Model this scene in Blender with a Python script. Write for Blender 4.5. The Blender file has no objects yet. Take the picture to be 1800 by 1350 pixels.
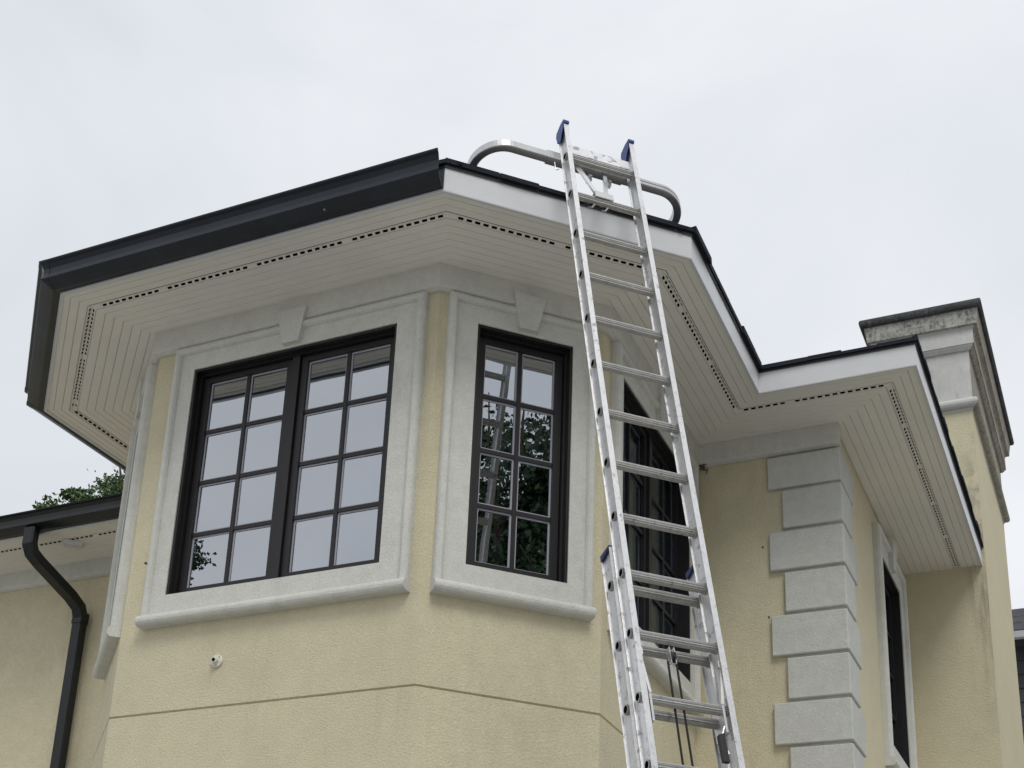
import bpy, bmesh, math, random
import numpy as np
from mathutils import Vector, Matrix
random.seed(7); rng = np.random.default_rng(7)
scene = bpy.context.scene
COL = scene.collection
GZ = -6.17                                   # ground level (z = 0 is near the soffit)

# ------------------------------------------------------------------ camera
C = np.array([3.26614, -5.91092, -4.56699])
yaw, pitch, roll, FPX = -0.46674, 0.35733, 0.05079, 2514.43
fwd = np.array([math.sin(yaw)*math.cos(pitch), math.cos(yaw)*math.cos(pitch), math.sin(pitch)])
rgt = np.array([math.cos(yaw), -math.sin(yaw), 0.0]); up = np.cross(rgt, fwd)
r2 = math.cos(roll)*rgt + math.sin(roll)*up; u2 = -math.sin(roll)*rgt + math.cos(roll)*up
cam = bpy.data.objects.new('camera', bpy.data.cameras.new('camera')); COL.objects.link(cam)
cam.matrix_world = Matrix(((r2[0], u2[0], -fwd[0], C[0]), (r2[1], u2[1], -fwd[1], C[1]), (r2[2], u2[2], -fwd[2], C[2]), (0, 0, 0, 1)))
cam.data.sensor_width = 36; cam.data.lens = FPX/1800*36
cam.data.shift_x = (900-825.19)/1800; cam.data.shift_y = (1112.28-675)/1800
cam.data.clip_start = 0.05; cam.data.clip_end = 2000
scene.camera = cam

# ------------------------------------------------------------------ sky and sun (overcast)
SUN_EL, SUN_AZ = math.radians(52), math.radians(141)     # azimuth clockwise from +y
world = bpy.data.worlds.new('World'); scene.world = world; world.use_nodes = True
nt = world.node_tree; nt.nodes.clear()
wo = nt.nodes.new('ShaderNodeOutputWorld'); bg = nt.nodes.new('ShaderNodeBackground')
sky = nt.nodes.new('ShaderNodeTexSky'); sky.sky_type = 'NISHITA'; sky.sun_disc = False
sky.sun_elevation = SUN_EL; sky.sun_rotation = SUN_AZ
tc = nt.nodes.new('ShaderNodeTexCoord'); mp = nt.nodes.new('ShaderNodeMapping')
mp.inputs['Scale'].default_value = (1.0, 1.0, 1.8)
nz = nt.nodes.new('ShaderNodeTexNoise'); nz.inputs['Scale'].default_value = 2.3; nz.inputs['Detail'].default_value = 5; nz.inputs['Roughness'].default_value = .5
nz.inputs['Distortion'].default_value = .5
cr = nt.nodes.new('ShaderNodeValToRGB')
cr.color_ramp.elements[0].position = .30; cr.color_ramp.elements[0].color = (.63, .67, .71, 1)
cr.color_ramp.elements[1].position = .68; cr.color_ramp.elements[1].color = (.83, .845, .88, 1)
sc_ = nt.nodes.new('ShaderNodeVectorMath'); sc_.operation = 'SCALE'; sc_.inputs['Scale'].default_value = 11.1
mx = nt.nodes.new('ShaderNodeMix'); mx.data_type = 'RGBA'; mx.inputs[0].default_value = .96
L = nt.links.new
L(tc.outputs['Generated'], mp.inputs['Vector']); L(mp.outputs[0], nz.inputs['Vector']); L(nz.outputs['Fac'], cr.inputs[0])
L(cr.outputs[0], sc_.inputs[0]); L(sky.outputs[0], mx.inputs[6]); L(sc_.outputs[0], mx.inputs[7])
L(mx.outputs[2], bg.inputs['Color']); bg.inputs['Strength'].default_value = .10
L(bg.outputs[0], wo.inputs['Surface'])
sun = bpy.data.objects.new('sun', bpy.data.lights.new('sun', 'SUN')); COL.objects.link(sun)
sun.data.energy = 1.5; sun.data.angle = math.radians(24); sun.data.color = (1, .975, .93)
sdir = Vector((math.sin(SUN_AZ)*math.cos(SUN_EL), math.cos(SUN_AZ)*math.cos(SUN_EL), math.sin(SUN_EL)))
sun.rotation_euler = sdir.to_track_quat('Z', 'Y').to_euler(); sun.location = (10, -10, 20)
vs = scene.view_settings; vs.view_transform = 'Standard'; vs.look = 'None'; vs.gamma = 1; vs.use_curve_mapping = False; vs.exposure = 0.0
scene.render.engine = 'CYCLES'
scene.cycles.max_bounces = 8; scene.cycles.diffuse_bounces = 4; scene.cycles.transparent_max_bounces = 16; scene.cycles.use_denoising = True

# ------------------------------------------------------------------ materials
def mat(name, col, rough=.7, metal=0., spec=.5, bump=None, var=None, extra=None):
    """bump: list of (scale, distance, detail); var: (scale, amount) brightness mottling"""
    m = bpy.data.materials.new(name); m.use_nodes = True; t = m.node_tree; b = t.nodes['Principled BSDF']
    b.inputs['Base Color'].default_value = (*col, 1); b.inputs['Roughness'].default_value = rough
    b.inputs['Metallic'].default_value = metal; b.inputs['Specular IOR Level'].default_value = spec
    g = t.nodes.new('ShaderNodeNewGeometry'); pos = g.outputs['Position']
    cur = None
    if var:
        for k, (s, a) in enumerate(var):
            n = t.nodes.new('ShaderNodeTexNoise'); n.inputs['Scale'].default_value = s; n.inputs['Detail'].default_value = 6; n.inputs['Roughness'].default_value = .6
            t.links.new(pos, n.inputs['Vector'])
            r = t.nodes.new('ShaderNodeMapRange'); r.inputs['From Min'].default_value = .3; r.inputs['From Max'].default_value = .7
            r.inputs['To Min'].default_value = 1-a; r.inputs['To Max'].default_value = 1+a*.6
            t.links.new(n.outputs['Fac'], r.inputs['Value'])
            v = t.nodes.new('ShaderNodeVectorMath'); v.operation = 'SCALE'
            if cur is None: v.inputs[0].default_value = col
            else: t.links.new(cur, v.inputs[0])
            t.links.new(r.outputs[0], v.inputs['Scale']); cur = v.outputs[0]
        t.links.new(cur, b.inputs['Base Color'])
    if extra: extra(m, t, b, pos, cur)
    prev = None
    for s, d, det in (bump or []):
        n = t.nodes.new('ShaderNodeTexNoise'); n.inputs['Scale'].default_value = s; n.inputs['Detail'].default_value = det
        t.links.new(pos, n.inputs['Vector'])
        bp = t.nodes.new('ShaderNodeBump'); bp.inputs['Strength'].default_value = 1; bp.inputs['Distance'].default_value = d
        t.links.new(n.outputs['Fac'], bp.inputs['Height'])
        if prev is not None: t.links.new(prev.outputs[0], bp.inputs['Normal'])
        prev = bp
    if prev is not None: t.links.new(prev.outputs[0], b.inputs['Normal'])
    return m
def mask_mix(t, cur, col_default, fac_socket, col2):
    x = t.nodes.new('ShaderNodeMix'); x.data_type = 'RGBA'
    if cur is None: x.inputs[6].default_value = (*col_default, 1)
    else: t.links.new(cur, x.inputs[6])
    x.inputs[7].default_value = (*col2, 1); t.links.new(fac_socket, x.inputs[0]); return x.outputs[2]
def rng_node(t, sock, a, b, c=0., d=1.):
    r = t.nodes.new('ShaderNodeMapRange'); r.inputs['From Min'].default_value = a; r.inputs['From Max'].default_value = b
    r.inputs['To Min'].default_value = c; r.inputs['To Max'].default_value = d; t.links.new(sock, r.inputs['Value']); return r.outputs[0]
def mul(t, a, b, op='MULTIPLY'):
    n = t.nodes.new('ShaderNodeMath'); n.operation = op; n.use_clamp = True
    t.links.new(a, n.inputs[0])
    if isinstance(b, float): n.inputs[1].default_value = b
    else: t.links.new(b, n.inputs[1])
    return n.outputs[0]
def streaks(t, pos, sx=14., sz=1.2, lo=.5, hi=.68):
    mpn = t.nodes.new('ShaderNodeMapping'); mpn.inputs['Scale'].default_value = (sx, sx, sz)
    n = t.nodes.new('ShaderNodeTexNoise'); n.inputs['Scale'].default_value = 1; n.inputs['Detail'].default_value = 6; n.inputs['Roughness'].default_value = .65
    t.links.new(pos, mpn.inputs['Vector']); t.links.new(mpn.outputs[0], n.inputs['Vector'])
    return rng_node(t, n.outputs['Fac'], lo, hi)
CREAM = (.62, .565, .40)
STUCCO_B = [(95, .0052, 3), (240, .0020, 2)]
def chim_extra(m, t, b, pos, cur):           # dirt that has run down the chimney corner and below the eave end
    sp = t.nodes.new('ShaderNodeSeparateXYZ'); t.links.new(pos, sp.inputs[0])
    near = rng_node(t, sp.outputs['X'], 2.02, 2.22)
    lo = rng_node(t, sp.outputs['Z'], -1.3, -.1); hi = rng_node(t, sp.outputs['Z'], .55, .2)
    s = streaks(t, pos, 16, 2.0, .42, .62)
    f = mul(t, mul(t, mul(t, near, lo), hi), s)
    n = t.nodes.new('ShaderNodeTexNoise'); n.inputs['Scale'].default_value = 10; n.inputs['Detail'].default_value = 8; t.links.new(pos, n.inputs['Vector'])
    f2 = mul(t, mul(t, rng_node(t, sp.outputs['X'], 2.08, 2.19), rng_node(t, n.outputs['Fac'], .48, .60)), rng_node(t, sp.outputs['Z'], 1.5, .9))
    f2 = mul(t, f2, rng_node(t, sp.outputs['Z'], -.2, .3))
    y0 = rng_node(t, sp.outputs['Y'], 5.25, 5.20)
    c = mask_mix(t, cur, CREAM, mul(t, mul(t, f, y0), .75), (.16, .14, .11))
    c = mask_mix(t, c, CREAM, mul(t, mul(t, f2, y0), .45), (.22, .20, .16))
    t.links.new(c, b.inputs['Base Color'])
def wash_extra(c2, amt, base=CREAM, sx=9., sz=.7, lo=.5, hi=.72):
    def f(m, t, b, pos, cur):
        s = streaks(t, pos, sx, sz, lo, hi)
        n = t.nodes.new('ShaderNodeTexNoise'); n.inputs['Scale'].default_value = 1.7; n.inputs['Detail'].default_value = 4; t.links.new(pos, n.inputs['Vector'])
        s = mul(t, s, rng_node(t, n.outputs['Fac'], .42, .62))
        t.links.new(mask_mix(t, cur, base, mul(t, s, amt), c2), b.inputs['Base Color'])
    return f
def dirt_extra(c2, lo, hi, amt):
    def f(m, t, b, pos, cur):
        s = streaks(t, pos, 30, 4, lo, hi)
        n = t.nodes.new('ShaderNodeTexNoise'); n.inputs['Scale'].default_value = 35; n.inputs['Detail'].default_value = 8; t.links.new(pos, n.inputs['Vector'])
        s = mul(t, s, rng_node(t, n.outputs['Fac'], .35, .6))
        t.links.new(mask_mix(t, cur, (.5, .5, .5), mul(t, s, amt), c2), b.inputs['Base Color'])
    return f
M = {}
M['stucco'] = mat('cream_stucco', CREAM, .92, bump=STUCCO_B, var=[(1.1, .06), (9, .05), (60, .08), (160, .10)], spec=.2, extra=wash_extra((.40, .36, .27), .38))
M['stucco_chimney'] = mat('weathered_cream_stucco', CREAM, .92, bump=STUCCO_B, var=[(1.1, .05), (9, .04), (60, .05)], spec=.2, extra=chim_extra)
M['trim'] = mat('grey_stone_trim', (.60, .60, .555), .9, bump=[(70, .003, 3), (220, .0015, 2)], var=[(1.6, .06), (16, .07), (90, .09)], spec=.2, extra=wash_extra((.36, .36, .34), .28, (.6, .6, .55), 14, 5, .48, .7))
M['quoin'] = mat('grey_quoin_coat', (.545, .55, .515), .92, bump=[(70, .003, 3), (200, .0015, 2)], var=[(2, .06), (14, .07), (90, .08)], spec=.2, extra=wash_extra((.37, .37, .36), .25, (.54, .55, .51), 10, 3, .48, .7))
M['chimney_trim'] = mat('chimney_grey_band', (.55, .55, .53), .9, bump=[(70, .002, 3)], var=[(3, .08), (20, .08)], spec=.2, extra=dirt_extra((.2, .19, .17), .58, .8, .6))
M['cap_face'] = mat('lichened_cap_face', (.47, .46, .42), .95, bump=[(60, .004, 4)], var=[(8, .2), (50, .2)], spec=.1, extra=dirt_extra((.10, .10, .10), .38, .60, .85))
M['cap_top'] = mat('blackened_cap_edge', (.085, .088, .092), .95, bump=[(40, .006, 5)], var=[(6, .35), (40, .4)], spec=.1, extra=dirt_extra((.26, .26, .25), .55, .75, .55))
M['cap_side'] = mat('stained_cap_side', (.36, .34, .29), .95, bump=[(50, .003, 4)], var=[(6, .2), (40, .2)], spec=.1, extra=dirt_extra((.10, .09, .075), .42, .68, .8))
M['soffit'] = mat('vinyl_soffit', (.745, .72, .665), .5, var=[(.9, .035), (7, .03)], bump=[(14, .0012, 2)], spec=.3)
M['fascia'] = mat('white_aluminium_fascia', (.60, .61, .62), .38, var=[(4, .03)], bump=[(5, .006, 2)], spec=.45)
M['gutter'] = mat('dark_gutter_paint', (.016, .021, .031), .30, var=[(5, .25), (40, .12)], bump=[(3, .005, 2)], spec=.32)
M['gutter_black'] = mat('black_gutter_paint', (.009, .011, .012), .28, var=[(5, .25), (40, .12)], bump=[(3, .004, 2)], spec=.32)
M['frame'] = mat('black_window_frame', (.011, .0095, .011), .42, var=[(20, .2)], spec=.45)
M['spacer_reflection'] = mat('grey_spacer_and_reflection', (.36, .36, .41), .5)  # pale tone paints the glazing's second reflection; also colours the real spacers
M['shingle'] = mat('dark_asphalt_shingle', (.022, .025, .034), .95, bump=[(250, .003, 2), (20, .006, 3)], var=[(6, .3), (120, .4)], spec=.2)
M['drip'] = mat('black_drip_edge', (.02, .02, .024), .5)
M['dark'] = mat('dark_void', (.004, .004, .004), 1., spec=0.)
M['navy'] = mat('faded_navy_plastic', (.012, .03, .10), .5)
M['black_plastic'] = mat('black_plastic', (.012, .012, .013), .5)
M['blue'] = mat('blue_plastic', (.012, .045, .23), .45, var=[(30, .3)])
M['white_plastic'] = mat('aged_white_plastic', (.66, .65, .55), .5, var=[(60, .15)])
M['interior'] = mat('interior_plaster', (.30, .29, .27), .9)
M['interior_dark'] = mat('dark_wood_floor', (.09, .06, .04), .6)
M['curtain'] = mat('grey_curtain_cloth', (.42, .43, .43), .9, var=[(3, .1)])
M['rope'] = mat('black_rope', (.01, .01, .01), .8, bump=[(400, .002, 1)])
M['steel'] = mat('zinc_steel', (.62, .62, .63), .35, metal=.9, var=[(30, .2)])
def alu_extra(m, t, b, pos, cur):
    n = t.nodes.new('ShaderNodeTexNoise'); n.inputs['Scale'].default_value = 28; n.inputs['Detail'].default_value = 9; n.inputs['Roughness'].default_value = .72; t.links.new(pos, n.inputs['Vector'])
    f = rng_node(t, n.outputs['Fac'], .545, .66)
    n2 = t.nodes.new('ShaderNodeTexNoise'); n2.inputs['Scale'].default_value = 5; n2.inputs['Detail'].default_value = 3; t.links.new(pos, n2.inputs['Vector'])
    f = mul(t, f, rng_node(t, n2.outputs['Fac'], .38, .6, .25, 1.))
    c = mask_mix(t, cur, (.6, .6, .6), mul(t, f, .8), (.15, .145, .14)); t.links.new(c, b.inputs['Base Color'])
    t.links.new(rng_node(t, f, 0, 1, .40, .75), b.inputs['Roughness'])
M['alu'] = mat('scuffed_aluminium', (.64, .64, .645), .42, metal=.7, bump=[(120, .0006, 3)], var=[(8, .08), (60, .08)], extra=alu_extra)
M['alu_rung'] = mat('ribbed_rung_aluminium', (.46, .455, .44), .40, metal=.75, bump=[(150, .0006, 3)], var=[(10, .12), (80, .10)], extra=alu_extra)
M['alu_arm'] = mat('tarnished_aluminium_tube', (.52, .52, .52), .30, metal=.85, var=[(8, .1), (60, .1)])
M['alu_clean'] = mat('bright_aluminium', (.80, .80, .79), .30, metal=.85, var=[(8, .05)])
def sticker_extra(m, t, b, pos, cur):
    v = t.nodes.new('ShaderNodeTexNoise'); v.inputs['Scale'].default_value = 28; v.inputs['Detail'].default_value = 6; t.links.new(pos, v.inputs['Vector'])
    c = mask_mix(t, cur, (.5, .5, .5), mul(t, rng_node(t, v.outputs['Fac'], .54, .64), .6), (.10, .10, .14)); t.links.new(c, b.inputs['Base Color'])
M['sticker'] = mat('worn_warning_sticker', (.72, .72, .74), .5, metal=.2, var=[(30, .1)], extra=sticker_extra)
def glass_mat(name, base, tint, mulf=1.7, thru=(.24, .27, .27)):
    m = bpy.data.materials.new(name); m.use_nodes = True; t = m.node_tree; t.nodes.clear()
    o = t.nodes.new('ShaderNodeOutputMaterial'); mixs = t.nodes.new('ShaderNodeMixShader')
    gl = t.nodes.new('ShaderNodeBsdfGlossy'); gl.inputs['Color'].default_value = (*tint, 1); gl.inputs['Roughness'].default_value = .0
    tr = t.nodes.new('ShaderNodeBsdfTransparent'); tr.inputs['Color'].default_value = (*thru, 1)
    fr = t.nodes.new('ShaderNodeFresnel'); fr.inputs['IOR'].default_value = 1.5
    ad = t.nodes.new('ShaderNodeMath'); ad.operation = 'MULTIPLY_ADD'; ad.inputs[1].default_value = mulf; ad.inputs[2].default_value = base; ad.use_clamp = True
    g = t.nodes.new('ShaderNodeNewGeometry'); n = t.nodes.new('ShaderNodeTexNoise'); n.inputs['Scale'].default_value = 3.5; n.inputs['Detail'].default_value = 1
    bp = t.nodes.new('ShaderNodeBump'); bp.inputs['Distance'].default_value = .0011; bp.inputs['Strength'].default_value = .5
    t.links.new(g.outputs['Position'], n.inputs['Vector']); t.links.new(n.outputs['Fac'], bp.inputs['Height']); t.links.new(bp.outputs[0], gl.inputs['Normal'])
    t.links.new(fr.outputs[0], ad.inputs[0]); t.links.new(ad.outputs[0], mixs.inputs[0]); t.links.new(tr.outputs[0], mixs.inputs[1]); t.links.new(gl.outputs[0], mixs.inputs[2])
    t.links.new(mixs.outputs[0], o.inputs['Surface']); return m
M['glass'] = glass_mat('coated_window_glass', .37, (.90, .94, 1.0))
M['glass_screen'] = glass_mat('screened_window_glass', .02, (.80, .90, 1.0), .35, (.82, .86, .88))
def leaf_mat(name, c):
    m = mat(name, c, .5, var=[(1.2, .35), (9, .3)], spec=.4); return m
M['leaf'] = leaf_mat('green_leaves', (.055, .12, .035)); M['leaf_light'] = leaf_mat('yellow_green_leaves', (.13, .18, .04)); M['leaf_dark'] = leaf_mat('dark_green_leaves', (.042, .078, .045))
M['bark'] = mat('brown_bark', (.10, .075, .055), .95, bump=[(12, .03, 5)], var=[(5, .3)])
M['ground'] = mat('paved_yard', (.415, .405, .38), .95, var=[(.25, .2), (3, .15), (40, .15)], bump=[(60, .02, 4)])
M['far_siding'] = mat('charcoal_siding', (.030, .034, .040), .6, var=[(4, .2)])
M['far_shingle'] = mat('grey_far_shingle', (.060, .062, .068), .9, var=[(6, .35), (50, .3)])

# ------------------------------------------------------------------ object helpers
def tag(o, label=None, cat=None, group=None, kind=None):
    if label: o['label'] = label
    if cat: o['category'] = cat
    if group: o['group'] = group
    if kind: o['kind'] = kind
    return o
ORG = {}
def empty(name, loc, parent=None):
    o = bpy.data.objects.new(name, None); COL.objects.link(o); o.empty_display_size = .2
    loc = np.array(loc, float)
    if parent is not None: o.parent = parent; o.location = loc-ORG[parent.name]
    else: o.location = loc
    ORG[o.name] = loc; return o
def obj(name, vs_, fs, m, parent=None, smooth=False, mats=None, mi=None, bevel=0., org=None):
    base = ORG[parent.name] if parent is not None else (np.zeros(3) if org is None else np.array(org, float))
    v = (np.array(vs_, float)-base)
    me = bpy.data.meshes.new(name); me.from_pydata(v.tolist(), [], [list(map(int, f)) for f in fs]); 
    bm = bmesh.new(); bm.from_mesh(me); bmesh.ops.remove_doubles(bm, verts=bm.verts, dist=1e-6) if bevel else None
    bmesh.ops.recalc_face_normals(bm, faces=bm.faces)
    if bevel: bmesh.ops.bevel(bm, geom=bm.edges[:], offset=bevel, segments=1, affect='EDGES')
    bm.to_mesh(me); bm.free()
    for mm in (mats or [m]): me.materials.append(mm)
    if mi is not None and not bevel: me.polygons.foreach_set('material_index', mi)
    if smooth: me.polygons.foreach_set('use_smooth', [True]*len(me.polygons))
    o = bpy.data.objects.new(name, me); COL.objects.link(o)
    if parent is not None: o.parent = parent
    else: o.location = base
    ORG[o.name] = base; return o
def dup(src, parent, delta=(0, 0, 0), name=None):
    c = src.copy(); COL.objects.link(c); c.parent = parent
    c.location = Vector(np.array(src.location)+np.array(delta)); ORG[c.name] = ORG[src.name]+np.array(delta)
    return c
class MB:
    def __init__(s): s.v = []; s.f = []; s.m = []
    def add(s, v, f, m=0):
        n = len(s.v); s.v += [tuple(map(float, p)) for p in v]; s.f += [[i+n for i in q] for q in f]; s.m += [m]*len(f); return s
    def box8(s, p, m=0):     # p: 4 bottom, 4 top
        return s.add(p, [[3, 2, 1, 0], [4, 5, 6, 7], [0, 1, 5, 4], [1, 2, 6, 5], [2, 3, 7, 6], [3, 0, 4, 7]], m)
    def frame_box(s, o, ax, ay, az, a, b, c, m=0):   # axes with ranges
        P = lambda i, j, k: o+ax*a[i]+ay*b[j]+az*c[k]
        return s.box8([P(0, 0, 0), P(1, 0, 0), P(1, 1, 0), P(0, 1, 0), P(0, 0, 1), P(1, 0, 1), P(1, 1, 1), P(0, 1, 1)], m)
    def prism(s, loopA, loopB, m=0, caps=True):
        n = len(loopA); f = [[i, (i+1) % n, (i+1) % n+n, i+n] for i in range(n)]
        if caps: f += [list(range(n))[::-1], list(range(n, 2*n))]
        return s.add(list(loopA)+list(loopB), f, m)
    def tube(s, pts, r, n=8, m=0, caps=True):
        pts = [np.array(p, float) for p in pts]; rr = r if hasattr(r, '__len__') else [r]*len(pts); rings = []
        ref = None
        for i, p in enumerate(pts):
            d = pts[min(i+1, len(pts)-1)]-pts[max(i-1, 0)]; d /= np.linalg.norm(d)+1e-12
            if ref is None: ref = np.cross(d, [0, 0, 1.]) if abs(d[2]) < .9 else np.cross(d, [1., 0, 0])
            a = ref-d*(ref@d); a /= np.linalg.norm(a); b = np.cross(d, a); ref = a
            rings.append([p+rr[i]*(math.cos(2*math.pi*k/n)*a+math.sin(2*math.pi*k/n)*b) for k in range(n)])
        V = [q for R in rings for q in R]; F = []
        for i in range(len(pts)-1):
            for k in range(n): F.append([i*n+k, i*n+(k+1) % n, (i+1)*n+(k+1) % n, (i+1)*n+k])
        if caps: F += [list(range(n))[::-1], [(len(pts)-1)*n+k for k in range(n)]]
        return s.add(V, F, m)
    def sweep(s, pts, sec, m=0):   # sec: list of (i, j) offsets given per-point frames (a,b)
        rings = []
        for p, a, b in pts: rings.append([p+a*i+b*j for i, j in sec])
        n = len(sec); V = [q for R in rings for q in R]; F = []
        for i in range(len(pts)-1):
            for k in range(n): F.append([i*n+k, i*n+(k+1) % n, (i+1)*n+(k+1) % n, (i+1)*n+k])
        F += [list(range(n))[::-1], [(len(pts)-1)*n+k for k in range(n)]]
        return s.add(V, F, m)
    def build(s, name, m, parent=None, **k):
        mats = m if isinstance(m, list) else [m]
        return obj(name, s.v, s.f, mats[0], parent, mats=mats, mi=s.m if len(mats) > 1 else None, **k)

# ------------------------------------------------------------------ plan of the walls
aE, aG, aH, aJ = .78586, .80381, 1.59381, .00973
def U(a): return np.array([math.cos(a), math.sin(a)])
def N(a): return np.array([math.sin(a), -math.cos(a)])
FG = np.array([0., 0.]); EF = np.array([-1.9122, 0.]); DE = EF-U(-aE)*1.00642
GH = FG+U(aG)*1.00993; HJ = GH+U(aH)*1.80423; JK = HJ+U(aJ)*.95208; KM = JK+U(aJ+math.pi/2)*2.64091
MN = KM+U(aJ)*.64; PY = 2.69
BASE = dict(P=(np.array([DE[0], PY]), 0.), D=(DE, -math.pi/2), E=(DE, -aE), F=(FG, 0.), G=(FG, aG), H=(GH, aH), J=(HJ, aJ), K=(JK, aJ+math.pi/2), M=(KM, aJ), N=(MN, aJ+math.pi/2))
LEN = dict(E=1.00642, G=1.00993, H=1.80423, J=.95208, K=2.64091, M=.64)
CH = ['P', 'D', 'E', 'F', 'G', 'H', 'J', 'K', 'M', 'N']
OV = dict(P=.62, D=.621, E=.62132, F=.59897, G=.64341, H=.59083, J=.58982, K=.60804, M=0., N=0.)
ZS, FH, ZG = .10552, .155, -2.3375
def w3(w, t, off, z):
    b, a = BASE[w]; p = b+U(a)*t+N(a)*off; return np.array([p[0], p[1], z])
def corner(w1, o1, w2, o2):
    b1, a1 = BASE[w1]; b2, a2 = BASE[w2]; P1 = b1+N(a1)*o1; P2 = b2+N(a2)*o2
    A = np.array([U(a1), -U(a2)]).T; t = np.linalg.solve(A, P2-P1); return P1+t[0]*U(a1)
def loopat(w, side, prof, omap):
    """side: wall name (mitre) or float t. prof: (off,z)."""
    out = []
    for o, z in prof:
        if isinstance(side, (float, int)): out.append(w3(w, side, omap(w, o), z))
        elif isinstance(side, tuple): out.append(w3(w, side[1]+side[2]*(omap(w, o)-OV[w]), omap(w, o), z))
        else:
            c = corner(w, omap(w, o), side, omap(side, o)); out.append(np.array([c[0], c[1], z]))
    return out
wallmap = lambda w, o: 0. if (w in 'MN' and o > 0) else o
eavemap = lambda w, s: 0. if w in 'MN' else OV[w]-s
def extr(mb, w, prof, a, b, omap=wallmap, m=0):
    return mb.prism(loopat(w, a, prof, omap), loopat(w, b, prof, omap), m)
def rect(o0, o1, z0, z1): return [(o0, z0), (o1, z0), (o1, z1), (o0, z1)]
PREV = {'P': -7.0, 'D': 'P', 'E': 'D', 'F': 'E', 'G': 'F', 'H': 'G', 'J': 'H', 'K': 'J'}
NEXT = {'P': 'D', 'D': 'E', 'E': 'F', 'F': 'G', 'G': 'H', 'H': 'J', 'J': 'K', 'K': 'M'}
X3, Z3 = np.array([1., 0, 0]), np.array([0, 0, 1.])

house = empty('house', (0, 1.5, GZ)); tag(house, 'cream stucco house with angled bay, grey quoins, white soffit and dark gutters', 'house')

# ------------------------------------------------------------------ ground
g = 300.
obj('ground', [(-g, -g, GZ), (g, -g, GZ), (g, g, GZ), (-g, g, GZ)], [[0, 1, 2, 3]], M['ground'])['kind'] = 'structure'

# ------------------------------------------------------------------ walls (slabs .2 thick with openings, a groove at ZG)
WIN = dict(F=(-1.614, -.242, -1.653, -.2065), G=(.2216, .7968, -1.653, -.2065), H=(.238, 1.608, -1.653, -.2065), K=(1.416, 2.249, -1.653, -.207), E=(.235, .771, -1.653, -.2065))
TH = .20
for w in 'PDEFGHJK':
    mb = MB(); a, b = PREV[w], NEXT[w]; gv = w in 'DEFGHJP'
    if w in 'DEFGH':
        extr(mb, w, [(0, GZ-.3), (0, ZG-.007), (-.012, ZG-.001), (-.012, ZG+.001), (-TH, ZG+.001), (-TH, GZ-.3)], a, b)
        z0 = ZG+.001; lowp = [(-.012, z0), (0, ZG+.007)]
    else: z0 = GZ-.3; lowp = [(0, z0)]
    if w in WIN:
        t0, t1, wz0, wz1 = WIN[w]
        extr(mb, w, lowp+[(0, wz0), (-TH, wz0), (-TH, z0)], a, b)
        extr(mb, w, rect(-TH, 0, wz1, ZS+.1), a, b)
        extr(mb, w, rect(-TH, 0, wz0, wz1), a, t0); extr(mb, w, rect(-TH, 0, wz0, wz1), t1, b)
    else: extr(mb, w, lowp+[(0, ZS+.1), (-TH, ZS+.1), (-TH, z0)], a, b)
    mb.build('wall', M['stucco_chimney'] if w == 'K' else M['stucco'], house)
# chimney: part of the house; a tall stack flush with the short wall at the end of the eave
chim = empty('chimney', w3('M', .28, -1.2, GZ), house)
mb = MB(); cd = 2.36
mb.prism([w3('M', -.06, 0, GZ-.3), w3('M', .64, 0, GZ-.3), w3('N', cd, 0, GZ-.3), w3('M', -.06, -cd, GZ-.3)],
         [w3('M', -.06, 0, 2.3), w3('M', .64, 0, 2.3), w3('N', cd, 0, 2.3), w3('M', -.06, -cd, 2.3)])
mb.build('wall', M['stucco_chimney'], chim)
def ring(name, prof, mats, cuts=None):
    """moulding carried round the chimney; prof (off,z) per layer; mats: index per profile segment"""
    mb = MB(); n = len(prof)
    def cornerpts(o, z):
        c = [w3('M', -.06-o, o, z), w3('M', .64+o, o, z)]
        e = w3('N', cd+o, o, z); f = w3('M', -.06-o, -cd-o, z); return c+[e, f]
    rings = [cornerpts(o, z) for o, z in prof]; V = [p for R in rings for p in R]; F = []; mi = []
    for i in range(n-1):
        for k in range(4):
            F.append([i*4+k, i*4+(k+1) % 4, (i+1)*4+(k+1) % 4, (i+1)*4+k]); mi.append((mats[i] if k == 0 else (2 if mats[i] != 1 else 1)) if len(set(mats)) > 1 or name == 'cap_stone' else (0 if k == 0 else 1))
    F += [[3, 2, 1, 0], [(n-1)*4+k for k in range(4)]]; mi += [0, 1 if name == 'cap_stone' else 0]
    return mb, V, F, mi
def ringobj(name, prof, matlist, seg):
    _, V, F, mi = ring(name, prof, seg)
    return obj(name, V, F, matlist[0], chim, mats=matlist, mi=[min(x, len(matlist)-1) for x in mi])
def arc(cx, cz, r, a0, a1, n=7, rz=None): return [(cx+r*math.cos(math.radians(a0+(a1-a0)*i/n)), cz+(rz or r)*math.sin(math.radians(a0+(a1-a0)*i/n))) for i in range(n+1)]
ringobj('astragal', [(.004, 1.50)]+arc(.012, 1.565, .045, -90, 90)+[(.004, 1.625)], [M['chimney_trim'], M['cap_side']], [0])
ringobj('frieze_band', [(.006, 1.61), (.012, 1.61), (.012, 2.06), (.006, 2.06)], [M['chimney_trim'], M['cap_side']], [0])
ringobj('cornice', [(.008, 2.055), (.03, 2.06), (.05, 2.085), (.055, 2.10), (.062, 2.10), (.062, 2.235), (.07, 2.245), (.085, 2.26)], [M['chimney_trim'], M['cap_side']], [0])
ringobj('cap_stone', [(.085, 2.255), (.10, 2.262), (.118, 2.40)]+arc(.128, 2.435, .026, -80, 80, 6, .04)+[(.1, 2.48)], [M['cap_face'], M['cap_top'], M['cap_side']], [0, 0]+[1]*8)
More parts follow.
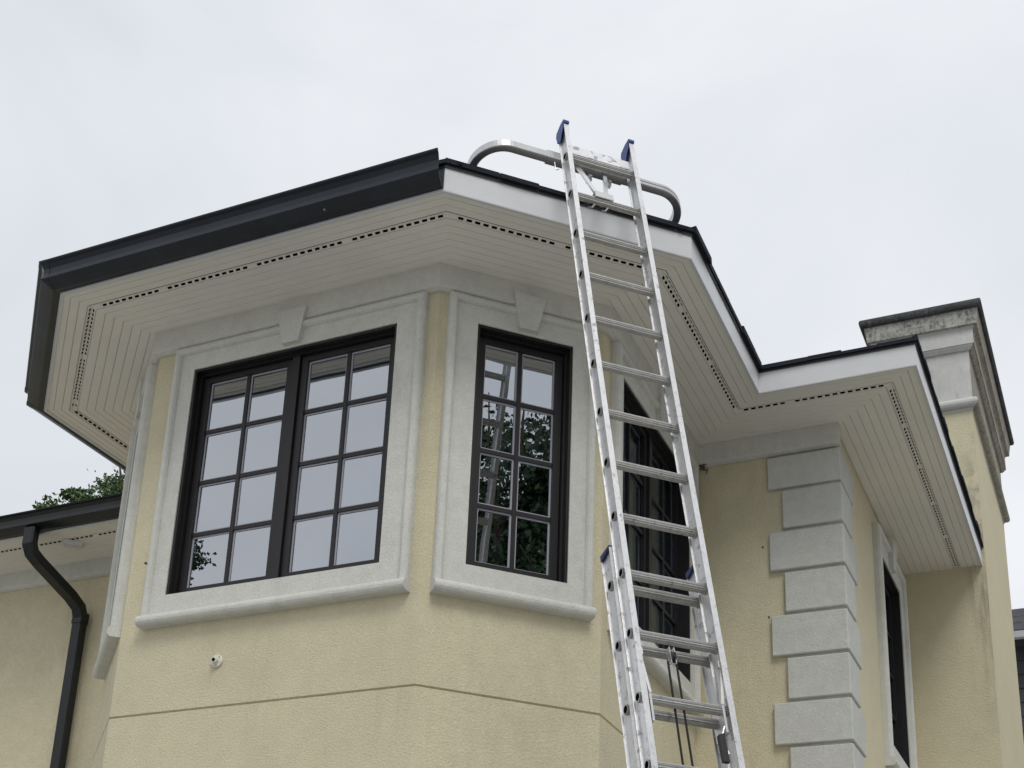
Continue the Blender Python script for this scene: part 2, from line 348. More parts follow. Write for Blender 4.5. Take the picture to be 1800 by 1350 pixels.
# dark flue cover seen only from above
MB().frame_box(w3('M', .29, -1.18, 0), X3, np.array([0, 1., 0]), Z3, (-.22, .22), (-.9, .9), (2.47, 2.56)).build('flue_slab', M['cap_top'], chim)

# interior: ceiling, floor, far partition
inner = [corner('P', -.19, 'D', -.19), corner('D', -.19, 'E', -.19), corner('E', -.19, 'F', -.19), corner('F', -.19, 'G', -.19), corner('G', -.19, 'H', -.19), corner('H', -.19, 'J', -.19), corner('J', -.19, 'K', -.19), corner('K', -.19, 'M', 0)]
pts = inner+[np.array([-9., 5.2]), np.array([-9., PY+.19])]
def slab(name, z0, z1, m):
    MB().prism([np.array([*p, z0]) for p in pts], [np.array([*p, z1]) for p in pts]).build(name, m, house)
slab('ceiling', -.10, -.04, M['interior']); slab('floor', -2.75, -2.65, M['interior_dark'])
MB().box8([(-9, 5.21, GZ), (KM[0], 5.21, GZ), (KM[0], 5.4, GZ), (-9, 5.4, GZ), (-9, 5.21, ZS), (KM[0], 5.21, ZS), (KM[0], 5.4, ZS), (-9, 5.4, ZS)]).build('wall', M['interior'], house)

# ------------------------------------------------------------------ eaves: soffit boards, vents, fascia
soff = empty('soffit', (0, 0, ZS), house)
def cutline(w, t0, k): return ('cut', t0, k)
cuts = [0.0, .052, .104, .156, .205, .262, .318, .374, .430, .486, .542, .60]
mbk = MB()
for w in 'PDEFGHJK':
    a, b = PREV[w], NEXT[w]
    extr(mbk, w, rect(.004, .158, ZS+.009, ZS+.015), a, b, eavemap); extr(mbk, w, rect(.203, .66, ZS+.009, ZS+.015), a, b, eavemap)
    for i in range(len(cuts)-1):
        s0, s1 = cuts[i]+.0013, cuts[i+1]-.0013
        if i == 3: continue
        if i == 4 and w not in 'EDH': s0 += .003
        if i == 2 and w in 'ED': s1 -= .003
        if w == 'K' and i in (0,): pass
        mb = MB(); dz = random.uniform(-.0006, .0006)
        extr(mb, w, [(s0, ZS+.009), (s0, ZS+.0016), (s0+.0018, ZS+dz), (s1-.0018, ZS+dz), (s1, ZS+.0016), (s1, ZS+.009)], a, b, eavemap)
        mb.build('board', M['soffit'], soff)
mbk.build('backing', M['soffit'], soff)
for w in 'PDEFGHJK':                          # perforated vent board with real slots
    sL, sR = cuts[3]+.0016, cuts[4]-.0016
    rows = [(sL, ZS), (.163, ZS), (.1655, ZS+.0025), (.1755, ZS+.0125), (.181, ZS+.0145), (.1865, ZS+.0125), (.1965, ZS+.0025), (.199, ZS), (sR, ZS)]
    def end(side, s):
        p = loopat(w, side, [(s, 0)], eavemap)[0]; b0, ang = BASE[w]; return float((p[:2]-b0)@U(ang))
    V, F = [], []
    def quad(r0, r1, ta0, ta1, tb0, tb1):
        (s0, z0), (s1, z1) = r0, r1
        n = len(V)
        V.extend([w3(w, ta0, eavemap(w, s0), z0), w3(w, tb0, eavemap(w, s0), z0), w3(w, tb1, eavemap(w, s1), z1), w3(w, ta1, eavemap(w, s1), z1)]); F.append([n, n+1, n+2, n+3])
    tmin = max(end(PREV[w], sL), end(PREV[w], sR))+.012; tmax = min(end(NEXT[w], sL), end(NEXT[w], sR))-.012
    pitch_, ln = .0475, .030
    holes = []; k = 0; t = tmax-ln-.004 if w != 'K' else tmax-ln-.03
    while t > tmin:
        if k % 13 != 12: holes.append(t)
        t -= pitch_; k += 1
    holes = holes[::-1]
    if w == 'P': holes = [h for h in holes if h > -5.2]
    for ri in range(8):
        r0_, r1_ = rows[ri], rows[ri+1]; s0, s1 = r0_[0], r1_[0]
        if ri in (2, 5):
            cur = (end(PREV[w], s0), end(PREV[w], s1))
            for h in holes:
                quad(r0_, r1_, cur[0], cur[1], h, h); cur = (h+ln, h+ln)
            quad(r0_, r1_, cur[0], cur[1], end(NEXT[w], s0), end(NEXT[w], s1))
        else: quad(r0_, r1_, end(PREV[w], s0), end(PREV[w], s1), end(NEXT[w], s0), end(NEXT[w], s1))
    # raised lips either side of the board
    vo = obj('vent_board', V, F, M['soffit'], soff)
    md = vo.modifiers.new('sheet', 'SOLIDIFY'); md.thickness = .0012; md.offset = 0
    mb = MB(); extr(mb, w, [(sL+.004, ZS+.006), (.181, ZS+.022), (sR-.004, ZS+.006), (sR-.004, ZS+.03), (sL+.004, ZS+.03)], PREV[w], NEXT[w], eavemap); mb.build('vent_gap', M['dark'], soff)
for w in 'PDEFGHJK':
    mb = MB(); hi = FH
    extr(mb, w, [(0, ZS-.006), (-.008, ZS-.010), (-.010, ZS-.004), (-.008, ZS+FH), (.012, ZS+FH), (.012, ZS-.006)], PREV[w], NEXT[w], eavemap)
    mb.build('fascia', M['fascia'], house)

# ------------------------------------------------------------------ roof and shingles
TP = math.tan(math.radians(17)); ZR = ZS+FH+.002
lo = [w3('P', -7., OV['P'], ZR)]; hi = [w3('P', -7., OV['P']-1.7, ZR+1.7*TP)]
for w in 'PDEFGHJ':
    n = NEXT[w]
    c = corner(w, OV[w], n, OV[n]); lo.append(np.array([*c, ZR])); c = corner(w, OV[w]-1.7, n, OV[n]-1.7); hi.append(np.array([*c, ZR+1.7*TP]))
c = corner('K', OV['K'], 'M', -.001); lo.append(np.array([*c, ZR])); c = corner('K', OV['K']-1.7, 'M', -.001); hi.append(np.array([*c, ZR+1.7*TP]))
n = len(lo); V = lo+hi; F = [[i, i+1, i+1+n, i+n] for i in range(n-1)]
V.append(np.array([-9.6, 5.2, ZR+1.7*TP])); F.append(list(range(n, 2*n))+[2*n])
roof = obj('roof', V, F, M['shingle'], house)
for w in 'PDEFGHJK':
    mb = MB(); wave = .0
    extr(mb, w, [(-.012, ZR-.022), (-.016, ZR-.022), (-.016, ZR+.004), (.05, ZR+.012), (.05, ZR), (-.012, ZR-.002)], PREV[w], NEXT[w], eavemap)
    mb.build('drip_edge', M['drip'], roof)
def shingles(w, course):
    def end(side, s):
        p = loopat(w, side, [(s, 0)], eavemap)[0]; b0, ang = BASE[w]; return float((p[:2]-b0)@U(ang))
    s_ref = -.03+course*.13
    e0, e1 = end(PREV[w], s_ref), end(NEXT[w], s_ref)
    if w == 'P': e0 = -6.2
    t = e0; first = True; tl = []
    while t < e1-.02:
        wd = .25*random.uniform(.75, 1.25); t2 = min(t+wd, e1)
        if e1-t2 < .08: t2 = e1
        tl.append((t, t2)); t = t2
    for i, (ta, tb) in enumerate(tl):
        ov = -.034+random.uniform(-.006, .007)*(1.5 if w == 'H' else .8)+course*.13; th = .014+random.uniform(0, .005)-.004*course; lift = .004+random.uniform(0, .003)+course*.010
        droop = random.uniform(-.004, .003)
        if w in 'GHJK' and course == 0: th += .004+.007*(1+math.sin(i*1.7+len(w)))*.5+(.018 if w in 'HK' else .003)
        z0 = ZR+lift+ov*TP; L_ = .20
        A = PREV[w] if i == 0 and w != 'P' else float(ta+.0015); B = NEXT[w] if i == len(tl)-1 else float(tb-.0015)
        mb = MB()
        extr(mb, w, [(ov, z0+droop), (ov+.002, z0+th+droop), (ov+L_, z0+L_*TP+th*.6), (ov+L_, z0+L_*TP)], A, B, eavemap)
        mb.build('shingle', M['shingle'], roof)
for w in 'PDEFGHJK':
    for c_ in range(3): shingles(w, c_)
# hip cap shingles over the corners
for wa, wb in (('E', 'F'), ('F', 'G'), ('G', 'H'), ('J', 'K')):
    ca = corner(wa, OV[wa]+.005, wb, OV[wb]+.005); cb = corner(wa, OV[wa]-1., wb, OV[wb]-1.)
    A = np.array([*ca, ZR-.02*TP]); B = np.array([*cb, ZR+1.*TP]); d = (B-A)/np.linalg.norm(B-A); sd = np.cross(d, Z3); sd /= np.linalg.norm(sd); nn_ = np.cross(sd, d)
    for k in range(5):
        o = A+d*(k*.17+(.05 if wa == 'J' else 0)); mb = MB(); th = .012; dr = .035 if wa != 'F' else .02
        hw_ = .085; dr *= .7; prof = [(-hw_, -dr+.014), (0, .020), (hw_, -dr+.014), (hw_, -dr), (0, .006), (-hw_, -dr)]
        e_ = random.uniform(-.008, .008)
        mb.prism([o+d*e_+sd*x+nn_*(z+.020) for x, z in prof], [o+d*.24+sd*x+nn_*(z+.008) for x, z in prof]); mb.build('hip_shingle', M['shingle'], roof)

# ------------------------------------------------------------------ gutters
gp = [(.0, .135), (.0, .010), (-.040, .006), (-.048, .008), (-.080, .021), (-.110, .036), (-.117, .040), (-.117, .046), (-.110, .051), (-.107, .076), (-.110, .106), (-.124, .132), (-.142, .139), (-.145, .148), (-.130, .149), (-.130, .145), (-.136, .144), (-.120, .136), (-.106, .107), (-.103, .076), (-.106, .052), (-.078, .026), (-.046, .012), (-.004, .014), (-.004, .135)]
def gutter(w, a, b, m):
    mb = MB(); extr(mb, w, [(o-.0095, ZS+z-.004) for o, z in gp], a, b, eavemap); return mb.build('gutter', m, house)
gF = gutter('F', 'E', ('cut', .314, .22), M['gutter']); gE = gutter('E', 'D', 'F', M['gutter']); gD = gutter('D', 'P', 'E', M['gutter'])
gP = gutter('P', -7., 'D', M['gutter_black'])
for (w1, w2) in (('E', 'F'), ('D', 'E')):          # overlapping mitre strips at the gutter corners
    mb = MB()
    for w, sgn in ((w1, -1), (w2, 1)):
        def end(side, s):
            p = loopat(w, side, [(s, 0)], eavemap)[0]; b0, ang = BASE[w]; return float((p[:2]-b0)@U(ang))
        pr = [(o-.0095-.0022, ZS+z-.004-.001) for o, z in gp[2:15]]; pr = pr+[(o+.0016, z) for o, z in pr[::-1]]
        e = end(w2 if w == w1 else w1, -.1)
        if w == w1: extr(mb, w, pr, float(e-.035), w2, eavemap)
        else: extr(mb, w, pr, w1, float(e+.035), eavemap)
    mb.build('mitre_strip', M['gutter'], gE)
for t in (-.35,): 
    c0 = w3('F', t, OV['F']+.0095+.070, ZS+.014); MB().tube([c0, c0+w3('F', 0, .008, 0)-w3('F', 0, 0, 0)], .005, 8).build('screw', M['steel'], gF)
# black downspout on the rear left wall
pth = [w3('P', 0, 0, 0)*0+np.array(q) for q in [(-4.73, 1.985, ZS+.01), (-4.73, 1.985, -.02), (-4.725, 2.02, -.085), (-4.71, 2.10, -.135), (-4.66, 2.46, -.30), (-4.648, 2.56, -.365), (-4.645, 2.60, -.46), (-4.65, 2.60, -4.), (-4.65, 2.60, -6.0)]]
def recttube(mb, pts, hw, hd, xax, m=0):
    fr = []
    for i, p in enumerate(pts):
        d = pts[min(i+1, len(pts)-1)]-pts[max(i-1, 0)]; d = d/np.linalg.norm(d); a = xax-d*(xax@d); a /= np.linalg.norm(a); b = np.cross(d, a); fr.append((p, a, b))
    c = .012
    mb.sweep(fr, [(-hw+c, -hd), (hw-c, -hd), (hw, -hd+c), (hw, hd-c), (hw-c, hd), (-hw+c, hd), (-hw, hd-c), (-hw, -hd+c)], m)
ds = empty('downspout', (-4.65, 2.6, GZ), house)
mb = MB(); recttube(mb, pth[:7], .056, .041, X3); mb.build('offset_elbow', M['gutter_black'], ds)
mb = MB(); recttube(mb, [np.array((-4.645, 2.598, -.41)), np.array((-4.645, 2.60, -.44)), np.array((-4.65, 2.60, -.50))], .061, .046, X3); mb.build('collar', M['gutter_black'], ds)
mb = MB(); recttube(mb, [np.array((-4.648, 2.60, -.47)), pth[7], pth[8]], .055, .040, X3); mb.build('pipe', M['gutter_black'], ds)
# white sensor box under the rear left soffit
sb = MB(); o = np.array([-4.57, 2.30, ZS]); ax = np.array([.75, .66, 0]); ay = np.array([-.66, .75, 0])
sb.prism([o+ax*x*.085+ay*y*.055-Z3*.002 for x, y in ((-1, -1), (1, -1), (1, 1), (-1, 1))], [o+ax*x*.07+ay*y*.042-Z3*.035 for x, y in ((-1, -1), (1, -1), (1, 1), (-1, 1))])
sb.tube([o-Z3*.034, o-Z3*.042], .018, 12); sb.build('soffit_light', M['fascia'], house)

# ------------------------------------------------------------------ friezes
for w in 'PDEFGHJ':
    mb = MB(); fo = .05 if w != 'K' else .022; zb = -.05 if w != 'K' else .045
    fmap = (lambda ww, o: o)
    prof = [(.0, zb), (.018 if w != 'K' else .01, zb), (fo-.006, zb+.012), (fo, zb+.02), (fo, ZS+.004), (.0, ZS+.004)]
    def fm(ww, o): return min(o, .022) if ww == 'K' and o > .03 and False else wallmap(ww, o)
    extr(mb, w, prof, PREV[w], NEXT[w] if w != 'J' else .9885, fm)
    mb.build('frieze', M['trim'], house)

# ------------------------------------------------------------------ windows with stone surrounds
def wbox(mb, w, t0, t1, o0, o1, z0, z1, m=0): return mb.prism([w3(w, t0, o0, z0), w3(w, t1, o0, z0), w3(w, t1, o1, z0), w3(w, t0, o1, z0)], [w3(w, t0, o0, z1), w3(w, t1, o0, z1), w3(w, t1, o1, z1), w3(w, t0, o1, z1)], m)
def window(w, nsash, label=None, cols=2):
    t0, t1, z0, z1 = WIN[w]
    fw, fo, fi = .030, .012, -.13
    mb = MB()
    wbox(mb, w, t0, t0+fw, fi, fo-.03, z0, z1); wbox(mb, w, t1-fw, t1, fi, fo-.03, z0, z1)
    wbox(mb, w, t0+fw, t1-fw, fi, fo-.03, z1-fw, z1); wbox(mb, w, t0+fw, t1-fw, fi, fo-.028, z0, z0+fw*.7)
    # outer stop, nearly flush with the stone
    e = .016
    wbox(mb, w, t0+.001, t0+e, fo-.03, .022, z0+.001, z1-.001); wbox(mb, w, t1-e, t1-.001, fo-.03, .022, z0+.001, z1-.001); wbox(mb, w, t0+e, t1-e, fo-.03, .022, z1-e, z1-.001)
    mw = .05
    if nsash == 2: c = (t0+t1)/2; wbox(mb, w, c-mw/2, c+mw/2, fi, fo-.036, z0+fw*.7, z1-fw)
    win = mb.build('window', M['frame'], house)
    if label: win['label'] = label
    spans = [(t0+fw, t1-fw)] if nsash == 1 else [(t0+fw, (t0+t1)/2-mw/2), ((t0+t1)/2+mw/2, t1-fw)]
    SW, so0, so1 = .042, -.085, -.042
    for (a, b) in spans:
        a += .003; b -= .003; za, zb = z0+fw*.7+.003, z1-fw-.003
        mb = MB()
        wbox(mb, w, a, a+SW, so0, so1, za, zb); wbox(mb, w, b-SW, b, so0, so1, za, zb)
        wbox(mb, w, a+SW, b-SW, so0, so1, zb-SW*.8, zb); wbox(mb, w, a+SW, b-SW, so0, so1, za, za+SW*.8)
        mb.build('sash', M['frame'], win)
        ga, gb, gz0, gz1 = a+SW, b-SW, za+SW*.8, zb-SW*.8
        m_ = .0115; rows = 4
        for i in range(1, cols):
            c = ga+(gb-ga)*i/cols; mb = MB(); wbox(mb, w, c-m_, c+m_, so0+.004, so1-.006, gz0, gz1); mb.build('muntin', M['frame'], win)
        for j in range(1, rows):
            c = gz0+(gz1-gz0)*j/rows
            for i in range(cols):
                x0 = ga+(gb-ga)*i/cols+(m_ if i else 0); x1 = ga+(gb-ga)*(i+1)/cols-(m_ if i < cols-1 else 0)
                mb = MB(); wbox(mb, w, x0, x1, so0+.006, so1-.008, c-m_, c+m_); mb.build('muntin', M['frame'], win)
        for i in range(cols):
            for j in range(rows):
                x0 = ga+(gb-ga)*i/cols+(m_ if i else 0); x1 = ga+(gb-ga)*(i+1)/cols-(m_ if i < cols-1 else 0)
                y0 = gz0+(gz1-gz0)*j/rows+(m_ if j else 0); y1 = gz0+(gz1-gz0)*(j+1)/rows-(m_ if j < rows-1 else 0)
                mb = MB(); tl = random.uniform(-.0014, .0014); t2 = random.uniform(-.0018, .0018)
                P_ = lambda x, z, o: w3(w, x, o, z)
                mb.box8([P_(x0, y0, -.064+tl), P_(x1, y0, -.064-tl), P_(x1, y0, -.068-tl), P_(x0, y0, -.068+tl), P_(x0, y1, -.064+tl+t2), P_(x1, y1, -.064-tl+t2), P_(x1, y1, -.068-tl+t2), P_(x0, y1, -.068+tl+t2)])
                mb.build('pane', M['glass_screen'] if w in 'HK' else M['glass'], win)
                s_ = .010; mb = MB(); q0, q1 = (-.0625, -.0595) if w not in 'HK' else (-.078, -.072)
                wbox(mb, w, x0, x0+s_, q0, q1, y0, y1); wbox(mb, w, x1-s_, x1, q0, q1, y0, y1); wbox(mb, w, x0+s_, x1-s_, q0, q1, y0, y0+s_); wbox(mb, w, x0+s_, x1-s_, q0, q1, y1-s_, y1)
                mb.build('pane_spacer_reflection', M['spacer_reflection'], win)  # strips before the glass imitate its second reflection; H and K ones are spacers
    return win
def surround(w, T0, T1, zb=-1.835, zt=-.05, key=True, inner=None):
    t0, t1, z0, z1 = WIN[w]; sr = empty('window_surround', w3(w, (T0+T1)/2, 0, zb), house)
    fl = .030; mb = MB()
    wbox(mb, w, T0+.004, t0, .0, fl, zb+.05, zt); wbox(mb, w, t1, T1-.004, .0, fl, zb+.05, zt); wbox(mb, w, t0, t1, .0, fl, z1, zt); wbox(mb, w, t0, t1, .0, fl, zb+.05, z0)
    mb.build('flat_band', M['trim'], sr)
    mw = .058
    # rounded outer moulding, mitred: sides and top
    prof = [(0, .0), (0, .036), (.006, .050), (.016, .058), (.030, .060), (.040, .054), (.047, .042), (.050, .028)]
    def mold(pa, pb, inw, up_):      # pa->pb path at the outer edge, inw direction (t,z), mitre
        pass
    mb = MB()
    zt2 = zt-.001
    for (ts, sg) in ((T0, 1), (T1, -1)):
        A = [w3(w, ts+sg*x, o, zb+.05) for x, o in prof]; B = [w3(w, ts+sg*x, o, zt2-x) for x, o in prof]; mb.prism(A, B)
    A = [w3(w, T0+x, o, zt2-x) for x, o in prof]; B = [w3(w, T1-x, o, zt2-x) for x, o in prof]; mb.prism(A, B)
    mb.build('moulding', M['trim'], sr, bevel=0)
    mb = MB(); r = .036
    cs = [(0, zb+.066), (.045, zb+.066)]+[(.050+.028*math.cos(math.radians(a)), zb+.032+.032*math.sin(math.radians(a))) for a in (80, 55, 30, 5, -20, -45, -70, -90)]+[(0, zb)]
    mb.prism([w3(w, T0-.004, o, z) for o, z in cs], [w3(w, T1+.004, o, z) for o, z in cs]); mb.build('sill', M['trim'], sr)
    if key:
        c = (t0+t1)/2; h = .098; q = .058; mb = MB(); k1_ = .074
        mb.prism([w3(w, c-q, 0, -.195), w3(w, c+q, 0, -.195), w3(w, c+h, 0, .025), w3(w, c-h, 0, .025)], [w3(w, c-q+.004, k1_-.012, -.190), w3(w, c+q-.004, k1_-.012, -.190), w3(w, c+h, k1_, .025), w3(w, c-h, k1_, .025)])
        mb.build('keystone', M['trim'], sr)
for w, T0, T1 in (('F', -1.757, -.066), ('G', .050, .940), ('H', .095, 1.735), ('E', .085, .925)): surround(w, T0, T1)
surround('K', 1.27, 2.41, -1.86, -.03)
WF = window('F', 2); window('G', 1); window('H', 2); window('K', 1); window('E', 1)

# ------------------------------------------------------------------ quoins
ZQ = [-.060]+[-.311-.2910*i for i in range(0, 20)]
for i in range(len(ZQ)-1):
    z1, z0 = ZQ[i]-.011, ZQ[i+1]+.011
    if z1 < GZ: break
    long_ = (i % 2 == 0); tj = (.508 if long_ else .600); tk = (.39 if long_ else .285); pr = .034
    L_ = [w3('J', tj, -.01, 0), w3('J', tj, pr, 0), np.array([*corner('J', pr, 'K', pr), 0]), w3('K', tk, pr, 0), w3('K', tk, -.01, 0), np.array([*corner('J', -.01, 'K', -.01), 0])]
    obj('quoin', [p+Z3*z0 for p in L_]+[p+Z3*z1 for p in L_], [[5, 4, 3, 2, 1, 0], [6, 7, 8, 9, 10, 11]]+[[k, (k+1) % 6, (k+1) % 6+6, k+6] for k in range(6)], M['quoin'], house, bevel=.006)
# recessed strip behind the joints of the quoins
mb = MB(); mb.prism([w3('J', .60, .004, -5.8), np.array([*corner('J', .012, 'K', .012), -5.8]), w3('K', .285, .004, -5.8), np.array([*corner('J', -.02, 'K', -.02), -5.8])], [w3('J', .60, .004, -.06), np.array([*corner('J', .012, 'K', .012), -.06]), w3('K', .285, .004, -.06), np.array([*corner('J', -.02, 'K', -.02), -.06])])
mb.build('joint_backing', M['quoin'], house)

# small things fixed to the walls
hb = empty('wall_flange', w3('F', -1.222, 0, -2.081), house)
cc = w3('F', -1.222, 0, -2.081); nF = w3('F', 0, 1, 0)-w3('F', 0, 0, 0)
MB().tube([cc, cc+nF*.010, cc+nF*.014], [.037, .037, .032], 24).build('flange_plate', M['white_plastic'], hb)
MB().tube([cc+nF*.012, cc+nF*.032, cc+nF*.036], [.020, .017, .013], 16).build('flange_socket', M['white_plastic'], hb)
MB().tube([cc+nF*.034, cc+nF*.0385], [.010, .010], 12).build('socket_hole', M['dark'], hb)
for a in (40, 160, 280):
    q = cc+X3*.028*math.cos(math.radians(a))+Z3*.028*math.sin(math.radians(a)); MB().tube([q+nF*.012, q+nF*.0155], .0035, 8).build('screw', M['interior_dark'], hb)
def lump(name, c, r, m, n=26):
    mb = MB()
    for _ in range(n):
        q = c+rng.normal(0, 1, 3)*np.array([r, r*.4, r*.3]); mb.tube([q, q+rng.normal(0, 1, 3)*r*.6], [r*.22, r*.08], 5)
    mb.build(name, m, house)
lump('debris', w3('J', .075, .03, -.056), .028, M['interior_dark'])
for w, t, z in (('J', .459, -.692), ('J', .487, -1.185)):
    q = w3(w, t, 0, z); nq = w3(w, 0, 1, 0)-w3(w, 0, 0, 0); MB().tube([q, q+nq*.004], .0065, 8).build('nail', M['black_plastic'], house)
q = w3('F', -1.757, .052, -1.451); MB().tube([q, q+nF*.010], .007, 8).build('nail', M['black_plastic'], house)

# ------------------------------------------------------------------ ladder
T0_ = np.array([.86003, -.22719, .41727]); rd = np.array([.69246, .72145, 0.]); dn = np.array([.19104, -.18337, -.96430]); nn = np.array([.69570, -.66774, .26480])
def LP(t, s, b): return T0_+rd*t+dn*s-nn*b          # b: towards the wall, s: down the rails
SG = (GZ-T0_[2])/dn[2]                               # s at the ground
ladder = empty('extension_ladder', LP(.17, SG, 0)); tag(ladder, 'aluminium extension ladder leaning on the roof edge, with curved standoff arms', 'ladder')
fly = empty('fly_section', LP(.17, 4.8, 0), ladder); bas = empty('base_section', LP(.17, SG, .07), ladder)
def rail(parent, t, side, s0, s1, b0, d=.080, fl=.027, th=.0035):
    """C channel, web at t, flanges pointing outwards (side -1 left, +1 right)"""
    o = t; w_ = side*fl
    h = fl/2; e = th/2
    sec = [(o-h, -d/2), (o+h, -d/2), (o+h, -d/2+.003), (o+e+.002, -d/2+.005), (o+e, -d/2+.009), (o+e, d/2-.009), (o+e+.002, d/2-.005), (o+h, d/2-.003), (o+h, d/2), (o-h, d/2), (o-h, d/2-.003), (o-e-.002, d/2-.005), (o-e, d/2-.009), (o-e, -d/2+.009), (o-e-.002, -d/2+.005), (o-h, -d/2+.003)]
    mb = MB(); mb.prism([LP(a, s0, b0+b) for a, b in sec], [LP(a, s1, b0+b) for a, b in sec]); return mb.build('rail', M['alu'], parent)
XL, XR = -.027, .3575
FS1 = 4.75
rail(fly, XL, -1, -.228, FS1, 0); rail(fly, XR, 1, -.228, FS1, 0)
BXL, BXR = XL-.013, XR+.013; BB = .084; BS0 = 2.575
rail(bas, BXL, -1, BS0, SG-.08, BB, .084, .029); rail(bas, BXR, 1, BS0, SG-.08, BB, .084, .029)
def rung(parent, tl, tr, s, b0):
    mb = MB(); n = 28; prof = []
    for k in range(n):
        a = 2*math.pi*k/n; x, y = math.cos(a), math.sin(a)
        rr = 1+(.075 if k % 2 else -.06)
        px = .0205*x*rr; py = (.0205*y*rr) if y < 0 else .0165*y*rr     # s-direction px, b-direction py (flat towards the wall)
        prof.append((px, -py if False else py))
    mb.prism([LP(tl, s+p, b0+q) for p, q in prof], [LP(tr, s+p, b0+q) for p, q in prof], 0, caps=False)
    for t, sg in ((tl+.0035, 1), (tr-.0035, -1)):     # swaged collars inside the rails
        ring_ = lambda tt, k: [LP(tt, s+p*k, b0+q*k) for p, q in prof]
        mb.prism(ring_(t, 1.22), ring_(t+sg*.006, 1.12), 0)
    for t, sg in ((tl, -1), (tr, 1)):                 # rim and dark hollow end, outside the web
        mb.prism([LP(t, s+p*1.0, b0+q*1.0) for p, q in prof], [LP(t+sg*.013, s+p*1.08, b0+q*1.08) for p, q in prof], 0, caps=False)
        mb.add([LP(t+sg*.0125, s+p*.86, b0+q*.86) for p, q in prof], [list(range(n))], 1)
        mb.prism([LP(t+sg*.0132, s+p*1.08, b0+q*1.08) for p, q in prof], [LP(t+sg*.0126, s+p*.84, b0+q*.84) for p, q in prof], 0, caps=False)
    return mb.build('rung', [M['alu_rung'], M['dark']], parent)
r0 = rung(fly, XL, XR, 0, 0)
for i in range(1, 16): dup(r0, fly, dn*.305*i)
rb0 = rung(bas, BXL, BXR, .305*9+.01, BB)
i = 10
while .305*i < SG-.15: dup(rb0, bas, dn*.305*(i-9)); i += 1
# worn stickers on the rails
mb = MB(); mb.frame_box(LP(0, 0, 0), rd, dn, -nn, (XL-.008, XL+.009), (4.22*.305, 4.62*.305), (-.0412, -.0402)); mb.build('rail_sticker', M['sticker'], fly)
mb = MB(); mb.frame_box(LP(0, 0, 0), rd, dn, -nn, (XR-.0028, XR-.0019), (8.13*.305, 8.82*.305), (-.020, .022)); mb.build('rail_sticker', M['sticker'], fly)
mb = MB(); mb.frame_box(LP(0, 0, 0), rd, dn, -nn, (XR-.0028, XR-.0019), (2.3*.305, 2.72*.305), (-.018, .020)); mb.build('rail_sticker', M['sticker'], fly)
# blue end caps
def endcap(parent, t, side, s, b0, d, fl):
    mb = MB(); wv = side*(fl+.004)
    lo_, hi_ = min(t-side*.002, t+wv), max(t-side*.002, t+wv)
    # shell over the wall-side and top, open towards the climber
    pr = [(.055, d/2+.001), (.055, d/2+.014), (-.002, d/2+.020), (-.024, d/2+.010), (-.034, 0), (-.030, -d/2-.004), (-.016, -d/2-.010), (-.004, -d/2-.007), (-.004, d/2+.001)]
    t_ = t; lo_, hi_ = t-.0155, t+.0155
    mb.prism([LP(lo_, s+x, b0+y) for x, y in pr], [LP(hi_, s+x, b0+y) for x, y in pr])
    pr2 = [(-.004, d/2), (.075, d/2), (.085, d*.15), (.055, -d*.1), (.030, -d/2+.006), (-.004, -d/2+.006)]
    ta, tb = (t+side*.004, t+side*.0075)
    a2 = t-.0185; b2 = t-.0150
    mb.prism([LP(a2, s+x, b0+y) for x, y in pr2], [LP(b2, s+x, b0+y) for x, y in pr2])
    return mb.build('end_cap', M['blue'], parent)
endcap(fly, XL, -1, -.228, 0, .080, .027); endcap(fly, XR, 1, -.228, 0, .080, .027)
def basecap(t, side):
    mb = MB(); a, b = t-.0155, t+.0155; d = .086
    mb.prism([LP(a, BS0+x, BB+y) for x, y in ((.002, -d/2), (-.006, -d/2), (-.006, d/2), (.026, d/2))], [LP(b, BS0+x, BB+y) for x, y in ((.002, -d/2), (-.006, -d/2), (-.006, d/2), (.026, d/2))])
    mb.build('end_cap', M['navy'], bas)
basecap(BXL, -1); basecap(BXR, 1)
for t in (BXL, BXR):                                  # swivel feet on the ground
    mb = MB(); q = LP(t, SG-.06, BB); mb.box8([q+np.array(v) for v in ((-.05, -.06, -.065), (.05, -.06, -.065), (.05, .06, -.065), (-.05, .06, -.065), (-.03, -.04, .03), (.03, -.04, .03), (.03, .04, .03), (-.03, .04, .03))]); mb.build('foot', M['black_plastic'], bas)
# guide brackets wrapping the base rails at the top, riveted on the fly rails
for t, sd_ in ((XL, -1), (XR, 1)):
    for s in (4.55,):
        mb = MB(); mb.frame_box(LP(t, s, 0), rd, dn, -nn, sorted((0, sd_*.07)), (-.03, .03), (.038, .042)); mb.build('guide', M['alu_clean'], fly)
